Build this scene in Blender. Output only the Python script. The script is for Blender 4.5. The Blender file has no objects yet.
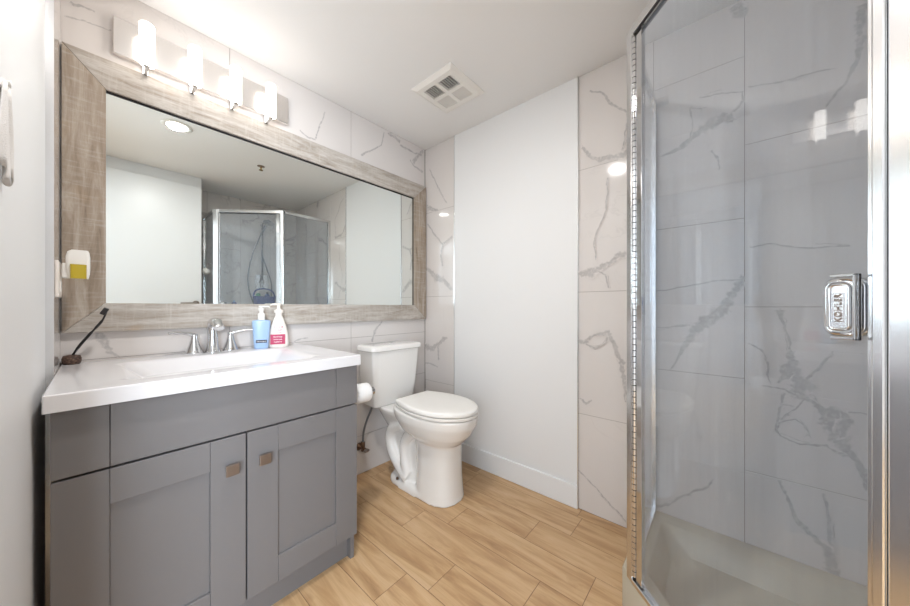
import bpy, bmesh, math, random
from mathutils import Vector, Matrix, noise as mnoise
random.seed(4)
C = bpy.context.scene.collection
PI = math.pi
H = 1.132            # eye height above the floor

# ------------------------------------------------------------------ camera, world, lights, exposure
cd = bpy.data.cameras.new('camera'); cam = bpy.data.objects.new('camera', cd); C.objects.link(cam)
cd.sensor_width = 36; cd.sensor_fit = 'HORIZONTAL'
cd.lens = 311.9/910*36; cd.shift_y = 3.9/910; cd.clip_start = 0.02
cam.location = (0, 0, H); cam.rotation_euler = (PI/2, 0, math.radians(40.945))
bpy.context.scene.camera = cam

w = bpy.data.worlds.new('world'); bpy.context.scene.world = w; w.use_nodes = True
w.node_tree.nodes['Background'].inputs['Color'].default_value = (0.62, 0.78, 1.0, 1)
w.node_tree.nodes['Background'].inputs['Strength'].default_value = 1.6

def area(name, loc, rot, sx, sy, power, col, shape='RECTANGLE'):
    l = bpy.data.lights.new(name, 'AREA'); l.shape = shape; l.size = sx
    if shape == 'RECTANGLE': l.size_y = sy
    l.energy = power; l.color = col
    o = bpy.data.objects.new(name, l); C.objects.link(o); o.location = loc; o.rotation_euler = rot
    return o
# recessed ceiling lamp (just below its lens) and daylight through the window of the room behind the doorway
area('downlight_lamp', (-0.76, 0.38, H+1.281), (0, 0, 0), 0.10, 0.10, 11, (1.0, 0.975, 0.95), 'DISK')
area('window_daylight', (1.74, -1.3, 1.45), (PI/2, 0, PI/2), 1.5, 1.5, 125, (0.78, 0.89, 1.0))
vs = bpy.context.scene.view_settings
vs.view_transform = 'Standard'; vs.look = 'None'; vs.gamma = 1; vs.use_curve_mapping = False
vs.exposure = 0.56

# ------------------------------------------------------------------ materials
def srgb(r, g, b):
    f = lambda c: (c/255/12.92) if c/255 <= .04045 else ((c/255+.055)/1.055)**2.4
    return (f(r), f(g), f(b), 1)
def mat(name, col=(200,200,200), rough=.5, metal=0, spec=None, coat=0, emit=None, es=0, trans=0, ior=None):
    m = bpy.data.materials.new(name); m.use_nodes = True
    b = m.node_tree.nodes['Principled BSDF']
    b.inputs['Base Color'].default_value = srgb(*col); b.inputs['Roughness'].default_value = rough
    b.inputs['Metallic'].default_value = metal
    if spec is not None: b.inputs['Specular IOR Level'].default_value = spec
    if coat: b.inputs['Coat Weight'].default_value = coat; b.inputs['Coat Roughness'].default_value = .03
    if emit: b.inputs['Emission Color'].default_value = srgb(*emit); b.inputs['Emission Strength'].default_value = es
    if trans: b.inputs['Transmission Weight'].default_value = trans
    if ior: b.inputs['IOR'].default_value = ior
    return m
class NT:
    def __init__(s, m): s.t = m.node_tree; s.n = s.t.nodes; s.l = s.t.links; s.b = s.n.get('Principled BSDF')
    def new(s, k, **kw):
        x = s.n.new(k)
        for a, v in kw.items(): setattr(x, a, v)
        return x
    def link(s, a, b): s.l.new(a, b)
    def val(s, sock, v):
        if hasattr(v, 'links') or hasattr(v, 'is_linked'): s.link(v, sock)
        else: sock.default_value = v
    def math(s, op, a, b=None, clamp=False):
        x = s.new('ShaderNodeMath', operation=op, use_clamp=clamp); s.val(x.inputs[0], a)
        if b is not None: s.val(x.inputs[1], b)
        return x.outputs[0]
    def mix(s, f, a, b, bt='MIX'):
        x = s.new('ShaderNodeMix', data_type='RGBA', blend_type=bt); s.val(x.inputs['Factor'], f)
        s.val(x.inputs['A'], a); s.val(x.inputs['B'], b); return x.outputs['Result']
    def ramp(s, f, stops):
        x = s.new('ShaderNodeValToRGB'); s.link(f, x.inputs[0]); e = x.color_ramp.elements
        while len(e) < len(stops): e.new(.5)
        for i, (p, c) in enumerate(stops): e[i].position = p; e[i].color = c if len(c) == 4 else srgb(*c)
        return x.outputs[0]
    def noise(s, vec, scale, detail=3, rough=.5, dist=0):
        x = s.new('ShaderNodeTexNoise'); s.link(vec, x.inputs['Vector']); x.inputs['Scale'].default_value = scale
        x.inputs['Detail'].default_value = detail; x.inputs['Roughness'].default_value = rough; x.inputs['Distortion'].default_value = dist
        return x.outputs['Fac']
    def coords(s, scale=(1,1,1), attr=None):
        g = s.new('ShaderNodeNewGeometry').outputs['Position']
        if attr:
            a = s.new('ShaderNodeAttribute', attribute_name=attr)
            v = s.new('ShaderNodeVectorMath', operation='MULTIPLY_ADD'); s.link(a.outputs['Vector'], v.inputs[0])
            v.inputs[1].default_value = (9, 9, 9); s.link(g, v.inputs[2]); g = v.outputs[0]
        m = s.new('ShaderNodeMapping'); m.inputs['Scale'].default_value = scale; s.link(g, m.inputs[0]); return m.outputs[0]
    def bump(s, h, strength=.1, dist=.002):
        x = s.new('ShaderNodeBump'); x.inputs['Strength'].default_value = strength; x.inputs['Distance'].default_value = dist
        s.link(h, x.inputs['Height']); s.link(x.outputs[0], s.b.inputs['Normal'])

TILE = (217, 211, 207)
def tile_material(veiny):
    m = mat('marble_tile_veined' if veiny else 'marble_tile', TILE, .07); n = NT(m)
    v = n.coords(attr='tile_offset')
    big = n.noise(v, 1.6, 2)
    warp = n.noise(v, 2.1, 5, .6, 1.2)
    line = n.math('ABSOLUTE', n.math('SUBTRACT', warp, .5))
    vein = n.math('SUBTRACT', 1, n.math('DIVIDE', line, .024 if veiny else .008), True)
    mask = n.math('MULTIPLY', n.math('SUBTRACT', big, .46 if veiny else .5), 7 if veiny else 5, True)
    fac = n.math('MULTIPLY', n.math('MULTIPLY', vein, mask), .8 if veiny else .16)
    col = n.mix(n.math('MULTIPLY', n.noise(v, 3, 3), .25), srgb(*TILE), srgb(205, 200, 197))
    n.link(n.mix(fac, col, srgb(165, 160, 158)), n.b.inputs['Base Color'])
    return m
M = {}
M['tile'] = tile_material(False); M['tile_veiny'] = tile_material(True)
def vein_material():
    m = mat('marble_vein', TILE, .07); n = NT(m)
    a = n.new('ShaderNodeAttribute', attribute_name='vein').outputs['Fac']
    v = n.coords()
    nz = n.noise(v, 75, 6, .75)
    nz2 = n.noise(v, 17, 4, .6)
    f = n.math('ADD', a, n.math('MULTIPLY', n.math('SUBTRACT', nz, .5), 2.6))
    f = n.math('MULTIPLY', n.math('SUBTRACT', f, .22), 1.7, True)
    f = n.math('MULTIPLY', f, n.math('ADD', .17, n.math('MULTIPLY', nz2, .46)))
    col = n.mix(n.math('MULTIPLY', n.noise(v, 3, 3), .25), srgb(*TILE), srgb(205, 200, 197))
    n.link(n.mix(f, col, srgb(112, 110, 112)), n.b.inputs['Base Color'])
    return m
M['vein'] = vein_material()
M['grout'] = mat('grout', (150, 142, 135), .9)
M['floor_grout'] = mat('floor_grout', (128, 100, 72), .9)
def plaster(name, col, rough=.55):
    m = mat(name, col, rough); n = NT(m); n.bump(n.noise(n.coords(), 180, 3), .04, .001); return m
M['paint'] = plaster('white_wall_paint', (228, 228, 228), .5)
M['paint_gloss'] = plaster('white_door_paint', (230, 231, 232), .35)
M['ceiling'] = plaster('ceiling_paint', (238, 237, 236), .8)
def floor_mat():
    m = mat('oak_look_plank', (205, 165, 120), .32); n = NT(m)
    v = n.coords((1.2, 9, 1), attr='tile_offset')
    g = n.noise(v, 2.2, 6, .62, .6)
    fine = n.noise(n.coords((3, 70, 1), attr='tile_offset'), 3, 4, .6)
    base = n.ramp(g, [(.25, (140, 104, 70)), (.42, (176, 139, 98)), (.55, (197, 162, 121)), (.75, (210, 180, 142))])
    knot = n.noise(n.coords((3, 9, 1), attr='tile_offset'), 1.5, 2)
    c2 = n.mix(n.math('MULTIPLY', n.math('SUBTRACT', fine, .5), 1.5, True), base, srgb(172, 128, 84))
    c3 = n.mix(n.math('MULTIPLY', n.math('SUBTRACT', knot, .66), 5, True), c2, srgb(138, 96, 60))
    a = n.new('ShaderNodeAttribute', attribute_name='tile_offset').outputs['Fac']
    c4 = n.mix(n.math('MULTIPLY', a, .25), c3, srgb(226, 190, 146))
    n.link(c4, n.b.inputs['Base Color']); n.bump(fine, .06, .001)
    return m
M['plank'] = floor_mat()
def driftwood(name, sc, g_=(0, 0, 0)):
    m = mat(name, (190, 178, 165), .75); n = NT(m)
    v = n.coords(sc)
    g = n.noise(v, 3.0, 6, .65, 1.0); f = n.noise(n.coords(tuple(q*5 for q in sc)), 6, 4, .6)
    cross = n.noise(n.coords(tuple(1.0/q*9 for q in sc)), 11, 3, .6)
    base = n.ramp(g, [(q, tuple(a+b for a, b in zip(c_, g_))) for q, c_ in [(.28, (124, 108, 92)), (.44, (158, 143, 127)), (.56, (174, 161, 147)), (.74, (194, 185, 174))]])
    c = n.mix(n.math('MULTIPLY', n.math('SUBTRACT', f, .48), 2.2, True), base, srgb(150, 134, 118))
    c = n.mix(n.math('MULTIPLY', n.math('SUBTRACT', cross, .52), 1.6, True), c, srgb(204, 199, 192))
    p = n.noise(n.coords(), 6, 3)
    c = n.mix(n.math('MULTIPLY', n.math('SUBTRACT', p, .62), 3, True), c, srgb(176, 146, 108))
    n.link(c, n.b.inputs['Base Color']); n.bump(f, .25, .002)
    return m
M['wood_h'] = driftwood('weathered_wood_lengthwise', (9, 1.0, 9), (12, 18, 24)); M['wood_v'] = driftwood('weathered_wood_upright', (9, 9, 1.0))
M['grey'] = mat('grey_cabinet_paint', (114, 111, 111), .42)
M['dark'] = mat('shadow_gap', (40, 38, 38), .9)
M['solid'] = mat('white_solid_surface', (224, 222, 223), .14, coat=.3)
M['ceramic'] = mat('white_ceramic', (236, 233, 229), .1, coat=.4)
M['plastic'] = mat('white_plastic', (236, 233, 228), .35)
M['chrome'] = mat('chrome', (215, 216, 218), .08, 1)
M['alum'] = mat('polished_aluminium', (224, 224, 225), .2, 1)
M['nickel'] = mat('brushed_nickel', (150, 138, 130), .42, 1)
M['plate'] = mat('satin_chrome', (232, 228, 225), .24, 1)
M['mirror'] = mat('silvered_glass', (233, 238, 236), .0, 1)
M['black'] = mat('black_plastic', (26, 24, 27), .35)
M['lamp'] = mat('lit_frosted_glass', (250, 250, 250), .3, emit=(255, 247, 238), es=4.8)
M['down'] = mat('lit_lens', (250, 250, 250), .3, emit=(255, 248, 238), es=14)
M['stone'] = mat('brown_stone', (74, 54, 46), .7); _n = NT(M['stone'])
_n.link(_n.ramp(_n.noise(_n.coords(), 160, 4), [(.35, (48, 34, 30)), (.6, (96, 72, 60)), (.75, (140, 118, 100))]), _n.b.inputs['Base Color'])
M['towel'] = mat('white_terry', (222, 219, 216), .95); _n = NT(M['towel']); _n.bump(_n.noise(_n.coords(), 500, 2), .6, .002)
M['amber'] = mat('yellow_oil', (224, 200, 60), .1, trans=.5, ior=1.4)
M['bluebottle'] = mat('pale_blue_plastic', (163, 191, 226), .25)
M['cream'] = mat('cream_plastic', (238, 230, 222), .3)
M['magenta'] = mat('magenta_label', (178, 34, 82), .4)
M['ink'] = mat('dark_pink_print', (170, 60, 100), .5)
M['whiteprint'] = mat('white_print', (245, 245, 245), .5)
M['blacklabel'] = mat('black_label', (16, 22, 48), .4)
M['paper'] = mat('toilet_paper', (240, 238, 236), .95)
M['hose'] = mat('grey_hose', (120, 122, 126), .3, .7)
M['rust'] = mat('tarnished_brass', (110, 84, 66), .45, .8)
M['blue'] = mat('dark_blue_plastic', (38, 62, 130), .35)
M['green'] = mat('green_plastic', (60, 150, 120), .3)
M['puff'] = mat('white_mesh_sponge', (232, 230, 226), .9)
M['pan'] = mat('ivory_acrylic', (192, 184, 166), .25)
M['vent_dark'] = mat('vent_recess', (46, 44, 42), .9)
M['brass'] = mat('brass', (190, 160, 100), .25, 1)
def glass_mat():
    m = bpy.data.materials.new('clear_shower_glass'); m.use_nodes = True; t = m.node_tree; n = t.nodes
    for x in list(n): n.remove(x)
    o = n.new('ShaderNodeOutputMaterial'); tr = n.new('ShaderNodeBsdfTransparent'); tr.inputs[0].default_value = (.94, .96, .978, 1)
    gl = n.new('ShaderNodeBsdfGlossy'); gl.inputs['Roughness'].default_value = .0; gl.inputs[0].default_value = (1, 1, 1, 1)
    fr = n.new('ShaderNodeFresnel')
    gb = n.new('ShaderNodeNewGeometry'); mi = n.new('ShaderNodeMapRange'); t.links.new(gb.outputs['Backfacing'], mi.inputs[0]); mi.inputs['To Min'].default_value = 1.42; mi.inputs['To Max'].default_value = 1/1.42; t.links.new(mi.outputs[0], fr.inputs['IOR'])
    mx = n.new('ShaderNodeMixShader'); t.links.new(fr.outputs[0], mx.inputs[0]); t.links.new(tr.outputs[0], mx.inputs[1]); t.links.new(gl.outputs[0], mx.inputs[2])
    # soap film in thin vertical streaks; its bluish strength also paints light into the shower
    df = n.new('ShaderNodeBsdfDiffuse'); df.inputs[0].default_value = (.74, .82, .95, 1)
    g = n.new('ShaderNodeNewGeometry'); mp = n.new('ShaderNodeMapping'); mp.inputs['Scale'].default_value = (60, 60, 2); t.links.new(g.outputs['Position'], mp.inputs[0])
    nz = n.new('ShaderNodeTexNoise'); nz.inputs['Scale'].default_value = 1.5; nz.inputs['Detail'].default_value = 4; t.links.new(mp.outputs[0], nz.inputs['Vector'])
    ml = n.new('ShaderNodeMath'); ml.operation = 'MULTIPLY'; ml.inputs[1].default_value = .095; t.links.new(nz.outputs['Fac'], ml.inputs[0])
    m2 = n.new('ShaderNodeMixShader'); t.links.new(ml.outputs[0], m2.inputs[0]); t.links.new(mx.outputs[0], m2.inputs[1]); t.links.new(df.outputs[0], m2.inputs[2])
    t.links.new(m2.outputs[0], o.inputs['Surface']); return m
M['glass'] = glass_mat()

# ------------------------------------------------------------------ helpers
def world_loc(o):
    v = Vector((0, 0, 0))
    while o: v += o.location; o = o.parent
    return v
def obj(name, bm, m, parent=None, smooth=False, bevel=0, seg=2, origin=None, auto=None):
    """link bm (given in room coordinates) as one mesh object"""
    off = world_loc(parent) if parent else Vector(origin or (0, 0, 0))
    bmesh.ops.recalc_face_normals(bm, faces=bm.faces)
    bm.transform(Matrix.Translation(-off))
    me = bpy.data.meshes.new(name); bm.to_mesh(me); bm.free()
    for q in (m if isinstance(m, (list, tuple)) else [m]): me.materials.append(q)
    o = bpy.data.objects.new(name, me); C.objects.link(o)
    if parent: o.parent = parent
    else: o.location = off
    if smooth:
        for p in me.polygons: p.use_smooth = True
        if auto:
            bm2 = bmesh.new(); bm2.from_mesh(me)
            for e in bm2.edges:
                if len(e.link_faces) == 2 and e.calc_face_angle(0) > math.radians(auto): e.smooth = False
            bm2.to_mesh(me); bm2.free()
    if bevel:
        b = o.modifiers.new('bevel', 'BEVEL'); b.width = bevel; b.segments = seg; b.limit_method = 'ANGLE'; b.angle_limit = math.radians(35)
    return o
def thing(name, label, cat, loc, group=None):
    o = bpy.data.objects.new(name, None); C.objects.link(o); o.location = loc; o.empty_display_size = .05
    o['label'] = label; o['category'] = cat
    if group: o['group'] = group
    return o
def tag(o, label, cat, group=None):
    o['label'] = label; o['category'] = cat
    if group: o['group'] = group
    return o
def struct(name, bm, m, **k):
    o = obj(name, bm, m, **k)
    if not k.get('parent'): o['kind'] = 'structure'
    return o
def box(bm, x0, x1, y0, y1, z0, z1):
    v = [bm.verts.new((x, y, z)) for x in (x0, x1) for y in (y0, y1) for z in (z0, z1)]
    for f in ((0,1,3,2),(4,6,7,5),(0,4,5,1),(2,3,7,6),(0,2,6,4),(1,5,7,3)): bm.faces.new([v[i] for i in f])
def B(*a): bm = bmesh.new(); box(bm, *a); return bm
def prism(bm, pts, z0, z1):
    a = [bm.verts.new((x, y, z0)) for x, y in pts]; b = [bm.verts.new((x, y, z1)) for x, y in pts]
    n = len(pts); bm.faces.new(a); bm.faces.new(b)
    for i in range(n): bm.faces.new((a[i], a[(i+1) % n], b[(i+1) % n], b[i]))
def ring(bm, pts): return [bm.verts.new(p) for p in pts]
def loft(bm, rings, cap0=True, cap1=True):
    R = [ring(bm, r) for r in rings]; n = len(R[0])
    for a, b in zip(R, R[1:]):
        for i in range(n): bm.faces.new((a[i], a[(i+1) % n], b[(i+1) % n], b[i]))
    if cap0: bm.faces.new(R[0])
    if cap1: bm.faces.new(R[-1])
def frame_of(d):
    d = d.normalized(); u = d.cross(Vector((0, 0, 1)))
    if u.length < 1e-3: u = Vector((1, 0, 0))
    u.normalize(); return u, d.cross(u).normalized()
def tube(bm, pts, r, seg=12, caps=True, closed=False, flat=1.0):
    pts = [Vector(p) for p in pts]; n = len(pts); rs = r if isinstance(r, (list, tuple)) else [r]*n
    R = []; pu = None
    for i, p in enumerate(pts):
        d = (pts[(i+1) % n]-pts[i-1]) if closed else (pts[min(i+1, n-1)]-pts[max(i-1, 0)])
        d.normalize()
        if pu is None: u, v = frame_of(d)
        else:
            u = pu - d*pu.dot(d); u.normalize(); v = d.cross(u)
        pu = u
        R.append([bm.verts.new(p+u*math.cos(t)*rs[i]+v*math.sin(t)*rs[i]*flat) for t in [2*PI*k/seg for k in range(seg)]])
    m = n if closed else n-1
    for i in range(m):
        a, b = R[i], R[(i+1) % n]
        for k in range(seg): bm.faces.new((a[k], a[(k+1) % seg], b[(k+1) % seg], b[k]))
    if caps and not closed: bm.faces.new(R[0]); bm.faces.new(R[-1])
def lathe(bm, prof, c, seg=28, axis='z', caps=True, sx=1, sy=1):
    rings = []
    for r, h in prof:
        q = []
        for k in range(seg):
            t = 2*PI*k/seg; a, b = math.cos(t)*r*sx, math.sin(t)*r*sy
            q.append({'z': (c[0]+a, c[1]+b, c[2]+h), 'y': (c[0]+a, c[1]+h, c[2]+b), 'x': (c[0]+h, c[1]+a, c[2]+b)}[axis])
        rings.append(q)
    loft(bm, rings, caps, caps)
def L(prof, c, **k): bm = bmesh.new(); lathe(bm, prof, c, **k); return bm
def T(pts, r, **k): bm = bmesh.new(); tube(bm, pts, r, **k); return bm
def smooth_path(pts, n=8):
    P = [Vector(p) for p in pts]; out = []
    for i in range(len(P)-1):
        p0, p1, p2, p3 = P[max(i-1, 0)], P[i], P[i+1], P[min(i+2, len(P)-1)]
        for k in range(n):
            t = k/n
            out.append(.5*((2*p1)+(-p0+p2)*t+(2*p0-5*p1+4*p2-p3)*t*t+(-p0+3*p1-3*p2+p3)*t**3))
    out.append(P[-1]); return out
def rrect(cx, cy, hx, hy, r, n=5):
    out = []
    for k, (sx, sy) in enumerate(((1, 1), (-1, 1), (-1, -1), (1, -1))):
        for i in range(n+1):
            t = PI/2*(k+i/n); out.append((cx+sx*(hx-r)+r*math.cos(t), cy+sy*(hy-r)+r*math.sin(t)))
    return out
def text(name, s, size, m, parent, mat4, extrude=.0004):
    cu = bpy.data.curves.new(name, 'FONT'); cu.body = s; cu.size = size; cu.extrude = extrude; cu.align_x = 'CENTER'; cu.align_y = 'CENTER'
    t = bpy.data.objects.new('tmp', cu); C.objects.link(t); bpy.context.view_layer.update()
    me = bpy.data.meshes.new_from_object(t.evaluated_get(bpy.context.evaluated_depsgraph_get())); bpy.data.objects.remove(t)
    me.name = name; me.materials.clear(); me.materials.append(m)
    me.transform(Matrix.Translation(-world_loc(parent)) @ mat4)
    o = bpy.data.objects.new(name, me); C.objects.link(o); o.parent = parent; return o

# ------------------------------------------------------------------ tiled surfaces
class Tiles:
    """tiles laid on a plane; axes: u along the wall, z up. place(u, z, depth) -> point"""
    def __init__(s, place): s.bm = bmesh.new(); s.lay = s.bm.loops.layers.float_color.new('tile_offset'); s.vl = s.bm.loops.layers.float_color.new('vein'); s.place = place
    def rect(s, u0, u1, z0, z1, d0, d1, mi, off=(0, 0, 0)):
        P = s.place; v = [s.bm.verts.new(P(u, z, d)) for d in (d0, d1) for u, z in ((u0, z0), (u1, z0), (u1, z1), (u0, z1))]
        for f in ((4,5,6,7),(0,1,5,4),(1,2,6,5),(2,3,7,6),(3,0,4,7),(3,2,1,0)):
            fc = s.bm.faces.new([v[i] for i in f]); fc.material_index = mi
            for l in fc.loops: l[s.lay] = (*off, 1); l[s.vl] = (0, 0, 0, 1)
    def tile(s, u0, u1, z0, z1, g=.0012, mi=1):
        if u1-u0 < .004 or z1-z0 < .004: return
        s.rect(u0+g, u1-g, z0+g, z1-g, -.0015, 0, mi, (random.random(), random.random(), random.random()))
    def vein(s, pts, mi=2, d=.0003, sub=True):
        if sub:
            L_ = sum(math.hypot(a[0]-b[0], a[1]-b[1]) for a, b in zip(pts, pts[1:]))
            if L_ > .10:
                for q in range(2):
                    o1, o2 = random.uniform(-.018, .018), random.uniform(-.018, .018); k0 = random.randint(0, len(pts)-2)
                    s.vein([(x+o1*math.sin(i*1.9+q), z+o2*math.cos(i*1.4+q), .0011) for i, (x, z, w_) in enumerate(pts[k0:k0+4])], mi, d, False)
        P = []
        for (a, b) in zip(pts, pts[1:]):
            n = max(2, int(math.hypot(a[0]-b[0], a[1]-b[1])/.007))
            for k in range(n):
                t = k/n; P.append([a[i]+(b[i]-a[i])*t for i in range(3)])
        P.append(list(pts[-1]))
        for p in P[1:-1]:
            j = Vector((p[0]*21, p[1]*21, 3.3)); p[0] += mnoise.noise(j)*.007+mnoise.noise(j*5)*.0028; p[1] += mnoise.noise(j+Vector((9, 9, 9)))*.007+mnoise.noise(j*5+Vector((4, 4, 4)))*.0028
        s.nv = getattr(s, 'nv', 0)+1; d = d+.00004*s.nv; rows = []
        for i, p in enumerate(P):
            a, b = P[max(i-1, 0)], P[min(i+1, len(P)-1)]; dx, dz = b[0]-a[0], b[1]-a[1]; l = math.hypot(dx, dz) or 1
            nx, nz = -dz/l, dx/l; d += 2e-6
            hw = p[2]*.78*(1+.7*mnoise.noise(Vector((p[0]*55, p[1]*55, 0))))+.0008
            rows.append([(s.bm.verts.new(s.place(p[0]+nx*hw*k, p[1]+nz*hw*k, d)), v) for k, v in ((-1, 0), (-.45, .75), (.45, .75), (1, 0))])
        s_ = s
        for a, b in zip(rows, rows[1:]):
            for k in range(3):
                q = (a[k], a[k+1], b[k+1], b[k]); fc = s.bm.faces.new([x[0] for x in q]); fc.material_index = mi
                for l, x in zip(fc.loops, q): l[s.vl] = (x[1],)*3+(1,); l[s.lay] = (0, 0, 0, 1)
    def build(s, name, mats):
        me = bpy.data.meshes.new(name); s.bm.to_mesh(me); s.bm.free()
        for q in mats: me.materials.append(q)
        o = bpy.data.objects.new(name, me); C.objects.link(o); o['kind'] = 'structure'; return o
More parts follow.
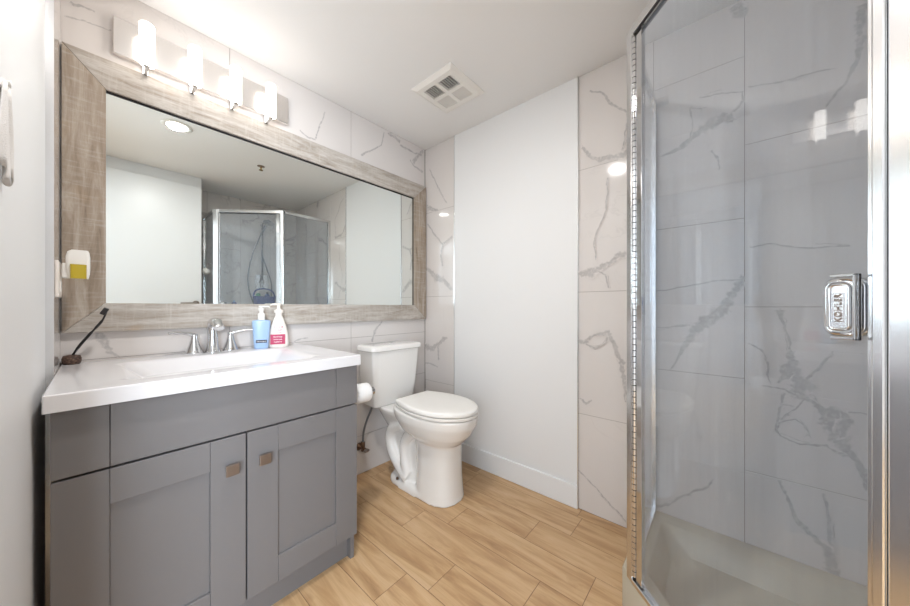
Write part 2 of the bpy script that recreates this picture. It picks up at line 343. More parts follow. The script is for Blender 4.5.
VEINS_BACK = [
  [(-0.2384,1.8533,0.0048),(-0.1908,1.8618,0.0141),(-0.1525,1.8679,0.0185),(-0.1229,1.8945,0.0183),(-0.0799,1.9242,0.0313),(-0.0453,1.9378,0.0441),(-0.0118,1.9466,0.039),(0.0142,1.9406,0.0342),(0.027,1.9271,0.0128)],
  [(0.0142,1.9535,0.0043),(0.0396,1.9729,0.0085),(0.0582,1.9986,0.0105)],
  [(0.0582,1.9986,0.0042),(0.052,2.0349,0.0042),(-0.0118,2.055,0.0043),(-0.0869,2.0751,0.0045)],
  [(-0.1229,1.8945,0.0046),(-0.1156,1.9831,0.0046),(-0.1229,2.0453,0.0046),(-0.0799,2.0183,0.0045)],
  [(-0.0453,1.8233,0.0044),(-0.0284,1.7827,0.0066),(-0.0217,1.7284,0.0044)],
  [(-0.1986,0.8337,0.0047),(-0.1601,0.9038,0.0093),(-0.1229,0.9899,0.0274),(-0.0869,1.0507,0.0404),(-0.0453,1.0831,0.0441),(-0.0118,1.1186,0.039),(0.0142,1.1701,0.03),(0.0396,1.2204,0.0211),(0.0551,1.2616,0.0126)],
  [(-0.2507,1.2089,0.0048),(-0.1229,1.2275,0.0046),(-0.0351,1.2456,0.0053),(0.052,1.2492,0.0063)],
  [(-0.2507,1.0348,0.0048),(-0.1792,1.0378,0.0047),(-0.1229,1.0493,0.0046)],
  [(-0.2589,0.1606,0.0146),(-0.2064,0.1969,0.0095),(-0.1229,0.2817,0.0069),(-0.0694,0.3294,0.0089),(-0.0453,0.3605,0.0044)],
  [(0.163,1.1197,0.0278),(0.1713,1.0802,0.0079),(0.1849,1.0179,0.0059),(0.1902,0.9634,0.0059)],
  [(0.1902,0.9634,0.0059),(0.1956,0.9171,0.039),(0.1902,0.8774,0.0587),(0.1713,0.8511,0.0237),(0.1575,0.8291,0.004)],
  [(0.2062,0.8718,0.0039),(0.2167,0.8463,0.0386),(0.2244,0.8283,0.0499),(0.214,0.7996,0.0347),(0.2373,0.7847,0.0152),(0.2673,0.7567,0.015),(0.2916,0.7322,0.0518),(0.3082,0.6994,0.0659),(0.3106,0.6561,0.0402),(0.3337,0.6083,0.0217),(0.3607,0.5774,0.0178),(0.3738,0.5394,0.0282),(0.3782,0.4882,0.007)],
  [(0.3222,0.7501,0.0109),(0.3337,0.7202,0.0289),(0.3199,0.6841,0.0291),(0.3035,0.6578,0.0147)],
  [(0.2321,0.8564,0.0076),(0.2673,0.9104,0.0067),(0.2988,0.9585,0.0037)],
  [(0.0704,0.9817,0.0042),(0.1062,0.9558,0.0061),(0.1265,0.9091,0.0061),(0.135,0.8296,0.004)],
  [(0.112,0.8096,0.0041),(0.1767,0.8046,0.0051),(0.2088,0.7909,0.0077)],
  [(0.1767,0.7928,0.0059),(0.163,0.7229,0.006),(0.1519,0.6407,0.01),(0.1685,0.6173,0.004),(0.2167,0.5996,0.0046),(0.2795,0.6178,0.0067),(0.3268,0.5917,0.0109)],
  [(0.2244,0.7746,0.0038),(0.1902,0.721,0.0039),(0.1658,0.6839,0.004)],
  [(0.163,0.7467,0.004),(0.2009,0.7466,0.0039)],
  [(0.1519,0.6646,0.004),(0.2035,0.6967,0.0039),(0.2321,0.6767,0.0038),(0.2398,0.6405,0.0038)],
  [(0.3337,0.7526,0.0036),(0.3651,0.756,0.0035),(0.3932,0.7553,0.0035)],
  [(0.163,0.4451,0.0079),(0.1794,0.3803,0.0079),(0.2088,0.3069,0.0116),(0.2373,0.2739,0.0191),(0.2722,0.2493,0.015),(0.2892,0.2281,0.0222),(0.2916,0.1775,0.0296),(0.2988,0.1372,0.0331)],
  [(0.2795,0.4354,0.0074),(0.2868,0.3418,0.0074),(0.2916,0.2515,0.0111)],
  [(0.3651,2.2018,0.0213),(0.3607,2.1158,0.0178),(0.3562,2.0115,0.0107),(0.3268,1.9362,0.0072),(0.282,1.8753,0.0056)],
  [(0.0734,2.046,0.0042),(0.1902,2.0194,0.0047),(0.2916,2.0081,0.0044)],
  [(0.027,2.412,0.034),(0.0458,2.3748,0.0464),(0.0674,2.3531,0.025)],
  [(0.0765,1.3806,0.0042),(0.1491,1.3834,0.006),(0.2549,1.3544,0.0038),(0.3383,1.3512,0.0036)],
  [(-0.5626,2.3179,0.0055),(-0.5108,2.289,0.0081),(-0.4513,2.199,0.0105),(-0.4037,2.1478,0.0077),(-0.3761,2.1262,0.0051)],
  [(-0.3761,2.1262,0.0051),(-0.3898,1.9882,0.0051),(-0.4037,1.9156,0.0052)],
  [(-0.6056,2.0192,0.0112),(-0.5626,1.9609,0.0165),(-0.5108,1.9229,0.0215),(-0.4513,1.9203,0.0263),(-0.3944,1.9127,0.0257),(-0.3761,1.9323,0.0102)],
  [(-0.4708,1.8152,0.0053),(-0.4807,1.6476,0.0053),(-0.5416,1.4965,0.0054),(-0.5313,1.3974,0.0054)],
  [(-0.6166,1.3108,0.028),(-0.5626,1.3182,0.0384),(-0.5108,1.3414,0.0269),(-0.4513,1.3681,0.0158),(-0.4225,1.3966,0.026),(-0.3806,1.4075,0.0204)],
  [(-0.5261,1.3319,0.0054),(-0.4807,1.2964,0.0053),(-0.4659,1.232,0.0053)],
  [(-0.6221,0.9404,0.0281),(-0.5839,0.9376,0.0222),(-0.5521,0.9673,0.0109),(-0.5108,0.9861,0.0108),(-0.461,0.9942,0.0211)],
  [(-0.461,0.9784,0.0106),(-0.4906,0.9285,0.0053),(-0.5364,0.9085,0.0054),(-0.5839,0.9266,0.0055)],
  [(-0.461,0.9942,0.0158),(-0.432,0.9175,0.0209),(-0.4037,0.8477,0.0206),(-0.3898,0.7314,0.0128),(-0.3852,0.6451,0.0051)],
  [(-0.6166,0.6213,0.0056),(-0.5839,0.5943,0.0111),(-0.5521,0.6227,0.0055)],
  [(-0.6221,0.2157,0.0056),(-0.5108,0.1354,0.0054),(-0.3852,0.0358,0.0051)],
  [(-1.8481,1.9669,0.0082),(-1.8131,1.9351,0.0325),(-1.7228,1.8925,0.0159)],
  [(-1.8363,1.8092,0.0082),(-1.745,1.6976,0.0104),(-1.6685,1.6237,0.0117),(-1.5645,1.6631,0.019)],
  [(-1.6685,1.6237,0.0117),(-1.69,1.5322,0.0118),(-1.6685,1.4517,0.0156)],
  [(-1.8481,1.4507,0.0164),(-1.745,1.3705,0.0479),(-1.6472,1.3333,0.0389),(-1.5746,1.2608,0.0229)],
  [(-1.8599,0.8024,0.0411),(-1.7787,0.8012,0.0402),(-1.7009,0.8474,0.0237),(-1.6578,0.8818,0.0312),(-1.6157,0.8924,0.0077)],
  [(-1.7228,0.8378,0.0079),(-1.7118,0.7754,0.0158),(-1.7118,0.7121,0.0079)],
  [(-1.8599,0.6709,0.0082),(-1.7901,0.6711,0.0081),(-1.7228,0.6554,0.0079)],
  [(-1.8131,2.2437,0.0081),(-1.7009,2.0537,0.0079),(-1.6262,1.9349,0.0077)]]
VEINS_LEFT = [
  [(1.5172,2.363,0.0114),(1.5862,2.359,0.0155),(1.6583,2.3547,0.0119),(1.7447,2.3706,0.0163)],
  [(1.7559,2.4075,0.0164),(1.701,2.3465,0.0241),(1.6478,2.2796,0.0238)],
  [(1.6167,2.2843,0.0078),(1.6583,2.2515,0.0103),(1.7559,2.2357,0.0164)],
  [(1.1814,2.1634,0.0102),(1.2686,2.2305,0.0084),(1.3441,2.2951,0.0072),(1.3702,2.3995,0.0072)],
  [(1.4056,2.3999,0.011),(1.4604,2.4004,0.0187),(1.5172,2.3858,0.0228)],
  [(1.4056,2.3999,0.0073),(1.4791,2.4532,0.0075),(1.5662,2.4362,0.0077)],
  [(0.8673,2.1443,0.006),(0.898,2.2423,0.0061),(0.9294,2.3365,0.0062)],
  [(0.7795,2.161,0.0058),(0.8256,2.1333,0.0059),(0.8734,2.1408,0.006)],
  [(-0.0773,2.2205,0.0037),(-0.0266,2.2369,0.0039),(0.0409,2.2474,0.004)],
  [(-0.0631,2.2834,0.0076),(-0.0266,2.2871,0.0058),(-0.0013,2.2898,0.0059)],
  [(1.2686,0.8863,0.014),(1.2934,0.9618,0.0177),(1.3528,1.0304,0.0072)],
  [(0.0091,1.0289,0.0198),(0.0222,0.9962,0.0239),(0.0328,0.9512,0.012),(0.0628,0.9275,0.0041)],
  [(0.6978,0.8898,0.0056),(0.7572,0.9413,0.0058),(0.8256,0.9476,0.0059)]]

XA, YB, YC, XD, XS, ZT = -1.87, 1.78, -0.10, 0.27, 0.67, H+1.293     # wall planes and ceiling height
TM = [M['grout'], M['tile'], M['vein'], M['tile_veiny']]
# ------------------------------------------------------------------ floor
t = Tiles(lambda u, z, d: (u, z, d))
t.rect(-2.9, 1.9, -2.4, YB+.1, -.06, -.0012, 0)
J = {0: -1.023, 1: -.897, 2: -.578, 3: -.41, 4: -.742, 5: -.58}
for k in range(-19, 7):
    y0 = .70+.168*k; j = J.get(k, -1+.686*random.random())
    y1 = min(y0+.168, YB)
    if y0 >= YB: continue
    x = j-.686*4
    while x < 1.8:
        a, b = max(x, -2.85 if y1 < 0 else XA-.02), min(x+.686, 1.85)
        if b > a: t.tile(a, b, max(y0, -2.4), y1, .0013)
        x += .686
t.build('floor', [M['floor_grout'], M['plank']])
bm = B(-2.9, 1.9, -2.4, YB+.1, ZT, ZT+.08)
struct('ceiling', bm, M['ceiling'])

# ------------------------------------------------------------------ left wall (vanity wall): wide tiles in straight courses
t = Tiles(lambda u, z, d: (XA+d, u, z))
t.rect(YC-.1, YB+.1, 0, ZT, -.08, -.0012, 0)
ys = [-.229, .439, 1.107, 1.775]
zs = [0, H-1.215+.34, H-.54, H-.205, H+.13, H+.465, H+.80, H+1.135, ZT]
zs = [0, .258, .592, .927, 1.262, 1.597, 1.97, ZT]
for a, b in zip(ys, ys[1:]):
    for c, d in zip(zs, zs[1:]): t.tile(max(a, YC), b, c, d)
for v in VEINS_LEFT: t.vein(v, sub=False)
t.build('wall_left', TM)

# ------------------------------------------------------------------ back wall: tall tiles, a painted panel, the shower wall
t = Tiles(lambda u, z, d: (u, YB-d, z))
t.rect(XA-.1, 1.0, 0, ZT, -.08, -.0012, 0)
za = [0, H-.597, H+.083, H+.765, ZT]
for a, b in ((XA, -1.547), (-.623, -.265)):
    for c, d in zip(za, za[1:]): t.tile(a, b, c, d)
zb = [0, H-.30, H+.372, H+1.05, ZT]; zc = [0, H-.682, H, H+.677, ZT]
for a, b, q in ((-.265, .06, zb), (.06, .386, zc), (.386, XS+.02, zb)):
    for c, d in zip(q, q[1:]): t.tile(a, b, c, d)
for v in VEINS_BACK: t.vein(v)
t.build('wall_back', TM)
bm = B(-1.545, -.625, YB-.004, YB+.02, 0, ZT)
struct('wall_back_painted', bm, M['paint'])
bm = bmesh.new()
box(bm, -1.545, -.626, YB-.018, YB-.003, 0, .132)
struct('baseboard_back', bm, M['paint_gloss'], bevel=.004)
struct('trim_1', B(-.6265, -.6225, YB-.012, YB, 0, ZT), M['alum'])
struct('trim_2', B(-1.549, -1.5455, YB-.008, YB, 0, ZT), M['alum'])

# ------------------------------------------------------------------ near wall: tiled end beside the mirror, then painted up to the doorway
t = Tiles(lambda u, z, d: (u, -.085+d, z))
t.rect(XA, -1.562, 0, ZT, -.06, -.0012, 0)
for c, d in zip(zs, zs[1:]): t.tile(XA, -1.562, c, d)
t.build('wall_near_tiled', TM)
struct('trim_3', B(-1.563, -1.559, -.125, -.0835, 0, ZT), M['alum'])
bm = bmesh.new()
box(bm, -1.6, -.78, YC-.12, YC, 0, ZT)
box(bm, -.78, .24, YC-.12, YC, 2.2, ZT)
box(bm, .24, XD+.1, YC-.12, YC, 0, ZT)
struct('wall_near', bm, M['paint'])
# right wall with its door, and the return beside the shower
bm = bmesh.new()
box(bm, XD, XD+.10, YC-.1, .68, 0, ZT)
struct('wall_right', bm, M['paint'])
struct('wall_right_return', B(XD, XS+.08, .68, .70, 0, ZT), M['paint'])
t = Tiles(lambda u, z, d: (XS-d, u, z))
t.rect(.70, YB+.1, 0, ZT, -.08, -.0012, 0)
for i, (a, b) in enumerate(((.70, .82), (.82, 1.14), (1.14, 1.46), (1.46, YB))):
    for c, d in zip((zb, zc)[i % 2], (zb, zc)[i % 2][1:]): t.tile(a, b, c, d, mi=3)
t.build('wall_shower', TM)
door = obj('door_1', B(XD-.03, XD-.002, -.085, .695, .01, H+1.19), M['paint_gloss'], bevel=.003, origin=(XD-.03, .3, 0)); door['kind'] = 'structure'
hb = bmesh.new(); lathe(hb, [(.0, 0), (.026, 0), (.026, .008), (.010, .010), (.010, .045), (0, .045)], (XD-.03-.045, .645, H+.035), axis='x')
hb.transform(Matrix.Identity(4))
tube(hb, smooth_path([(XD-.072, .645, H+.035), (XD-.078, .60, H+.036), (XD-.078, .53, H+.034)]), .009)
obj('handle', hb, M['nickel'], door, smooth=True)
# room behind the doorway: walls and a daylight window
bm = bmesh.new()
box(bm, -2.9, -2.8, -2.4, YC-.12, 0, ZT); struct('wall_bedroom_left', bm, M['paint'])
bm = bmesh.new()
box(bm, 1.8, 1.9, -2.4, -2.05, 0, ZT); box(bm, 1.8, 1.9, -.55, YC-.12, 0, ZT)
box(bm, 1.8, 1.9, -2.05, -.55, 0, .70); box(bm, 1.8, 1.9, -2.05, -.55, 2.2, ZT)
struct('wall_bedroom_right', bm, M['paint'])
struct('wall_bedroom_far', B(-2.9, 1.9, -2.5, -2.4, 0, ZT), M['paint'])
struct('wall_bedroom_near', B(-2.9, -1.6, YC-.12, YC-.02, 0, ZT), M['paint'])
struct('wall_bedroom_side', B(XD+.1, 1.9, YC-.12, YC-.02, 0, ZT), M['paint'])
bm = bmesh.new()
for y in (-2.05, -1.32, -.59): box(bm, 1.82, 1.86, y, y+.04, .70, 2.2)
box(bm, 1.82, 1.86, -2.01, -.59, .70, .74); box(bm, 1.82, 1.86, -2.01, -.59, 2.16, 2.2)
struct('window_1', bm, M['paint_gloss'])

# ------------------------------------------------------------------ vanity
XF = -1.252
van = thing('vanity_cabinet', 'grey shaker vanity cabinet with two doors under the white sink top', 'cabinet', (-1.55, .345, 0))
bm = bmesh.new()
box(bm, -1.866, XF-.02, -.070, -.052, 0, H-.26); box(bm, -1.866, XF-.02, .750, .768, 0, H-.26)
box(bm, -1.866, XF-.02, -.052, .750, .11, .128)
box(bm, -1.866, -1.855, -.052, .750, .128, H-.26)
obj('carcass', bm, M['grey'], van, bevel=.001)
obj('front_gap', B(XF-.026, XF-.020, -.052, .750, .128, H-.262), M['dark'], van)
obj('toe_kick', B(XF-.062, XF-.048, -.052, .750, 0, .11), M['grey'], van)
def shaker(name, y0, y1, z0, z1, st, rail):
    bm = bmesh.new()
    if rail:
        box(bm, XF-.020, XF, y0, y0+st, z0, z1); box(bm, XF-.020, XF, y1-st, y1, z0, z1)
        box(bm, XF-.020, XF-.0006, y0+st+.0007, y1-st-.0007, z1-rail, z1); box(bm, XF-.020, XF-.0006, y0+st+.0007, y1-st-.0007, z0, z0+rail)
        box(bm, XF-.020, XF-.009, y0+st, y1-st, z0+rail, z1-rail)
    else:
        box(bm, XF-.020, XF, y0, y0+st, z0, z1); box(bm, XF-.020, XF, y1-st, y1, z0, z1); box(bm, XF-.020, XF-.0008, y0+st+.0012, y1-st-.0012, z0, z1)
    return obj(name, bm, M['grey'], van, bevel=.0012)
ZDT, ZDB = H-.4365, H-1.018
shaker('false_drawer_front', -.073, .7705, H-.4300, H-.262, .098, 0)
d1 = shaker('door', -.073, .3405, ZDB, ZDT, .098, .096)
d2 = shaker('door', .3455, .7705, ZDB, ZDT, .0985, .096)
for d, y in ((d1, .297), (d2, .394)):
    bm = bmesh.new(); box(bm, XF+.016, XF+.026, y-.018, y+.018, H-.539-.018, H-.539+.018)
    box(bm, XF, XF+.017, y-.006, y+.006, H-.545, H-.533)
    obj('knob', bm, M['nickel'], d, bevel=.0015)

# sink top: one slab with a shallow rectangular basin
ZTOP = H-.213
top = thing('sink_top', 'glossy white vanity top with integral rectangular basin on the grey cabinet', 'sink', (-1.55, .345, ZTOP-.044))
def basin_rings():
    cx, cy = -1.51, .345
    R = [(.30, .38, .006, 0)]
    return R
bm = bmesh.new(); n = 8
def rr(cx, cy, hx, hy, r, z): return [(x, y, z) for x, y in rrect(cx, cy, hx, hy, r, n)]
x0, x1, y0, y1 = -1.869, -1.230, -.0845, .778
ccx, ccy, hx, hy = (x0+x1)/2, (y0+y1)/2, (x1-x0)/2, (y1-y0)/2
bx, by = -1.53, .345
rings = [rr(bx, by, .10, .16, .05, ZTOP-.060), rr(bx, by, .160, .230, .05, ZTOP-.054), rr(bx, by, .188, .262, .05, ZTOP-.024), rr(bx, by, .198, .277, .05, ZTOP-.010), rr(bx, by, .206, .288, .05, ZTOP-.003), rr(bx, by, .216, .300, .05, ZTOP-.0008), rr(bx, by, .225, .31, .05, ZTOP),
         rr(ccx, ccy, hx-.003, hy-.003, .004, ZTOP), rr(ccx, ccy, hx, hy, .005, ZTOP-.003), rr(ccx, ccy, hx, hy, .005, ZTOP-.044), rr(ccx, ccy, hx-.05, hy-.05, .01, ZTOP-.0445)]
bmB = bmesh.new(); loft(bmB, rings, True, False)
loft(bmB, [rr(bx, by, .12, .18, .05, ZTOP-.10), rr(bx, by, .23, .315, .05, ZTOP-.046), rr(ccx, ccy, hx-.05, hy-.05, .01, ZTOP-.0445)], True, False)
obj('basin_slab', bmB, M['solid'], top, smooth=True, auto=28)
obj('drain', L([(0, 0), (.022, 0), (.021, .003), (.012, .004), (0, .004)], (bx, by, ZTOP-.0602)), M['chrome'], top, smooth=True)

# widespread faucet
fx = -1.805
fau = thing('faucet', 'chrome two handle faucet with arched spout at the back of the white sink top', 'faucet', (fx, .358, ZTOP))
bm = bmesh.new()
lathe(bm, [(0, 0), (.033, 0), (.033, .006), (.028, .014), (.023, .05), (.019, .10), (.018, .128), (0, .128)], (fx, .358, ZTOP), sx=1.0, sy=.95)
tube(bm, smooth_path([(fx, .358, ZTOP+.105), (fx+.004, .358, ZTOP+.128), (fx+.03, .358, ZTOP+.145), (fx+.075, .358, ZTOP+.142), (fx+.115, .358, ZTOP+.118)]), [.018]*2+[.0195]*8+[.023]*8+[.023]*8+[.021]*6+[.016], seg=18, flat=.8)
obj('spout', bm, M['chrome'], fau, smooth=True)
obj('lift_rod', L([(0, 0), (.002, 0), (.002, .045), (.0055, .047), (.0055, .058), (0, .06)], (fx-.028, .345, ZTOP+.06)), M['chrome'], fau, smooth=True)
for y, s in ((.292, -1), (.428, 1)):
    bm = bmesh.new(); lathe(bm, [(0, 0), (.034, 0), (.033, .012), (.029, .016), (.0285, .019), (.019, .045), (.0125, .072), (.012, .082), (.014, .088), (0, .094)], (fx-.004, y, ZTOP))
    h = obj('handle', bm, M['chrome'], fau, smooth=True)
    bm = T(smooth_path([(fx-.004, y, ZTOP+.086), (fx+.006, y+s*.03, ZTOP+.094), (fx+.014, y+s*.065, ZTOP+.100), (fx+.02, y+s*.088, ZTOP+.100)], 5), [.0115]*4+[.0095]*4+[.0078]*4+[.007]*3+[.0075], seg=12, flat=.7)
    obj('lever', bm, M['chrome'], h, smooth=True)

# facial cleanser bottle
def label_mat(x, y, z, ang):   # text upright, facing direction ang (in plan)
    return Matrix.Translation((x, y, z)) @ Matrix.Rotation(ang+PI/2, 4, 'Z') @ Matrix.Rotation(PI/2, 4, 'X')
cbx, cby = -1.800, .558
an = math.atan2(-cby, -cbx)
cl = thing('pump_bottle', 'light blue cleanser pump bottle with small black label, left of the white bottle', 'soap bottle', (cbx, cby, ZTOP))
def oval(c, prof, a, b, ang, seg=32, p=2.6):
    out = []
    for s, z in prof:
        q = []
        for k in range(seg):
            t_ = 2*PI*k/seg; ct, st = math.cos(t_), math.sin(t_)
            u = a*s*math.copysign(abs(ct)**(2/p), ct); v = b*s*math.copysign(abs(st)**(2/p), st)
            q.append((c[0]+u*math.cos(ang)-v*math.sin(ang), c[1]+u*math.sin(ang)+v*math.cos(ang), c[2]+z))
        out.append(q)
    return out
ang = an+PI/2
bm = bmesh.new(); loft(bm, oval((cbx, cby, ZTOP), [(.70, 0), (.77, .003), (.84, .04), (.93, .09), (1, .13), (1.0, .138), (.93, .1435), (.4, .1465), (.35, .147)], .041, .021, ang))
obj('body', bm, M['bluebottle'], cl, smooth=True)
bm = bmesh.new(); lathe(bm, [(.0165, .146), (.0165, .176), (.013, .180), (.010, .182), (.010, .192), (.013, .196), (.013, .206), (.0, .208)], (cbx, cby, ZTOP))
dx, dy = math.cos(ang), math.sin(ang)
obj('pump', bm, M['plastic'], cl, smooth=True, auto=40)
ph = T([(cbx-dx*.012, cby-dy*.012, ZTOP+.214), (cbx+dx*.03, cby+dy*.03, ZTOP+.2145), (cbx+dx*.038, cby+dy*.038, ZTOP+.211)], [.009, .007, .005], flat=.6)
lathe(ph, [(.005, .2), (.005, .214)], (cbx, cby, ZTOP), caps=True)
obj('spout', ph, M['plastic'], cl, smooth=True)
ux, uy = math.cos(an), math.sin(an)
def plaque(x, y, z, w, h, ang, t_=.0006):
    bm = bmesh.new(); box(bm, -w/2, w/2, -t_, t_, -h/2, h/2)
    bm.transform(Matrix.Translation((x, y, z)) @ Matrix.Rotation(ang+PI/2, 4, 'Z')); return bm
lx, ly = cbx+ux*.0195, cby+uy*.0195
obj('label', plaque(lx, ly, ZTOP+.038, .047, .0145, an, .001), M['blacklabel'], cl)
text('lettering', 'Neutrogena', .0085, M['whiteprint'], cl, label_mat(lx+ux*.0012, ly+uy*.0012, ZTOP+.038, an))
# hand soap bottle
sx_, sy_ = -1.800, .640
an2 = math.atan2(-sy_, -sx_); ang2 = an2+PI/2
sp = thing('pump_bottle', 'white hand soap pump bottle with magenta label, right of the light blue bottle', 'soap bottle', (sx_, sy_, ZTOP))
bm = bmesh.new(); loft(bm, oval((sx_, sy_, ZTOP), [(.88, 0), (.97, .004), (1, .02), (.97, .05), (.88, .085), (.72, .115), (.55, .14), (.42, .158), (.36, .166)], .047, .026, ang2, p=2.3))
obj('body', bm, M['cream'], sp, smooth=True)
bm = bmesh.new(); lathe(bm, [(.0165, .164), (.0165, .180), (.022, .182), (.022, .196), (.012, .2), (.008, .205), (.008, .222), (0, .222)], (sx_, sy_, ZTOP))
obj('pump', bm, M['cream'], sp, smooth=True, auto=40)
dx2, dy2 = math.cos(ang2), math.sin(ang2)
obj('spout', T([(sx_+dx2*.012, sy_+dy2*.012, ZTOP+.226), (sx_-dx2*.028, sy_-dy2*.028, ZTOP+.227), (sx_-dx2*.038, sy_-dy2*.038, ZTOP+.222)], [.010, .008, .005], flat=.6), M['cream'], sp, smooth=True)
bx2, by2 = sx_+math.cos(an2)*.0265, sy_+math.sin(an2)*.0265
lb = obj('label', plaque(bx2-dx2*.004, by2-dy2*.004, ZTOP+.043, .068, .052, an2, .0008), M['magenta'], sp, bevel=.0006)
for i in range(3):
    text('lettering', ('Hand Soap', 'sweet pea', 'raspberry')[i], .0095, M['whiteprint'], lb, label_mat(bx2+math.cos(an2)*.0012-dx2*.004, by2+math.sin(an2)*.0012-dy2*.004, ZTOP+.056-.013*i, an2))
for i, (s_, z_) in enumerate((('Love &', .108), ('Clean', .092), ('refresh', .078))):
    o_ = (.0220, .0242, .0258)[i]
    text('lettering', s_, .0145 if i < 2 else .010, M['ink'], sp, label_mat(sx_+math.cos(an2)*o_, sy_+math.sin(an2)*o_, ZTOP+z_, an2))

# toothbrush standing in a stone holder
hx_, hy_ = -1.838, -.058
tag(obj('toothbrush_holder', L([(0, 0), (.020, 0), (.0235, .007), (.0245, .020), (.021, .032), (.009, .035), (.006, .028), (0, .028)], (hx_, hy_, ZTOP), seg=24), M['stone'], smooth=True, origin=(hx_, hy_, ZTOP)), 'small brown stone toothbrush holder in the left back corner of the sink top', 'toothbrush holder')
tb = thing('toothbrush', 'black toothbrush leaning out of the brown stone holder', 'toothbrush', (hx_, hy_, ZTOP+.03))
pts = smooth_path([(hx_, hy_, ZTOP+.0285), (hx_+.018, hy_+.020, ZTOP+.070), (hx_+.032, hy_+.045, ZTOP+.112), (hx_+.044, hy_+.056, ZTOP+.130), (hx_+.070, hy_+.076, ZTOP+.165), (hx_+.086, hy_+.086, ZTOP+.200)], 5)
obj('brush_handle', T(pts, [.0035]*4+[.0045]*8+[.003]*4+[.0042]*4+[.003]*6), M['black'], tb, smooth=True)
bm = bmesh.new(); box(bm, -.006, .006, -.011, .004, -.013, .013)
bm.transform(Matrix.Translation((hx_+.086, hy_+.083, ZTOP+.195)) @ Matrix.Rotation(-.5, 4, 'X') @ Matrix.Rotation(.3, 4, 'Y'))
obj('bristles', bm, M['black'], tb, bevel=.002)

# ------------------------------------------------------------------ framed mirror
mir = thing('wall_mirror', 'large rectangular mirror in a weathered whitewashed wood frame above the vanity', 'mirror', (XA+.01, .84, H-.097))
fy1, fy2, fz1, fz2 = -.082, 1.767, H-.097, H+.978
gy1, gy2, gz1, gz2 = .027, 1.641, H+.015, H+.858
x0, x1 = XA+.001, XA+.025
def board(p4):
    bm = bmesh.new()
    a = [bm.verts.new((x0, y, z)) for y, z in p4]; b = [bm.verts.new((x1, y, z)) for y, z in p4]
    bm.faces.new(a); bm.faces.new(b)
    for i in range(4): bm.faces.new((a[i], a[(i+1) % 4], b[(i+1) % 4], b[i]))
    return bm
g = .0007
obj('frame_board', board([(fy1+g, fz2), (fy2-g, fz2), (gy2-g, gz2), (gy1+g, gz2)]), M['wood_h'], mir, bevel=.001)
obj('frame_board', board([(fy1+g, fz1), (fy2-g, fz1), (gy2-g, gz1), (gy1+g, gz1)]), M['wood_h'], mir, bevel=.001)
obj('frame_board', board([(fy1, fz1+g), (fy1, fz2-g), (gy1, gz2-g), (gy1, gz1+g)]), M['wood_v'], mir, bevel=.001)
obj('frame_board', board([(fy2, fz1+g), (fy2, fz2-g), (gy2, gz2-g), (gy2, gz1+g)]), M['wood_v'], mir, bevel=.001)
bm = bmesh.new(); box(bm, XA+.0101, XA+.014, gy1, gy2, gz2-.007, gz2); box(bm, XA+.0101, XA+.014, gy2-.004, gy2, gz1, gz2-.007)
obj('lip_shade', bm, M['dark'], mir)  # dark strips painted in for the shaded lip between frame and glass
obj('glass', B(XA+.002, XA+.010, gy1-.01, gy2+.01, gz1-.01, gz2+.01), M['mirror'], mir)

# ------------------------------------------------------------------ vanity light bar
vl = thing('vanity_light', 'four lamp bath bar with satin metal back plate above the mirror', 'wall light', (XA, .3745, H+1.015))
obj('back_plate', B(XA+.001, XA+.028, .046, .703, H+1.018, H+1.163), M['plate'], vl, bevel=.002)
for i in range(4):
    y = .137+.1525*i; xl = -1.778
    bm = bmesh.new(); lathe(bm, [(.0, .0), (.020, .0), (.0235, .003), (.0235, .162), (.020, .166), (0, .167)], (xl, y, H+.982), seg=28)
    s_ = obj('lamp_shade', bm, M['lamp'], vl, smooth=True, auto=50)
    bm = bmesh.new(); tube(bm, [(XA+.028, y, H+1.035), (xl-.02, y, H+1.035)], .006); 
    lathe(bm, [(0, -.008), (.008, -.008), (.011, -.005), (.011, -.0005), (0, -.0005)], (xl, y, H+.982))
    box(bm, XA+.028, xl+.004, y-.005, y+.005, H+.973, H+.977); box(bm, XA+.028, XA+.034, y-.008, y+.008, H+.973, H+1.05)
    obj('bracket', bm, M['chrome'], s_, smooth=True, auto=40)

# ------------------------------------------------------------------ air freshener, outlet plate, hanging cloth
op = thing('outlet_plate', 'ivory outlet plate on the tiled wall end beside the mirror frame', 'outlet', (-1.68, -.085, H+.03))
obj('plate', B(-1.745, -1.61, -.0848, -.077, H+.032, H+.150), M['cream'], op, bevel=.002)
obj('socket', B(-1.698, -1.662, -.078, -.0745, H+.050, H+.085), M['plastic'], op, bevel=.002)
af = thing('air_freshener', 'white plug-in air freshener with yellow oil bottle at the left edge of the mirror frame', 'air freshener', (-1.69, -.07, H+.085))
bm = bmesh.new()
R_ = []
for z, a, b in ((.098, .002, .034), (.114, -.002, .037), (.130, -.004, .038), (.172, -.004, .038), (.188, .000, .036), (.194, .008, .033)):
    R_.append([(x, y, H+z) for x, y in rrect(-1.69, -.068+(a+b)/2+.012, .024, (b-a)/2+.006, .009, 4)])
loft(bm, R_)
obj('body', bm, M['plastic'], af, smooth=True, auto=40)
obj('plug_housing', B(-1.705, -1.675, -.0742, -.044, H+.098, H+.148), M['plastic'], af, bevel=.003)
bm = bmesh.new(); loft(bm, [[(x, y, H+z) for x, y in rrect(-1.672, -.038, .017, .018, .006, 4)] for z in (.096, .100, .138, .144)])
obj('oil_bottle', bm, M['amber'], af, smooth=True, auto=40)

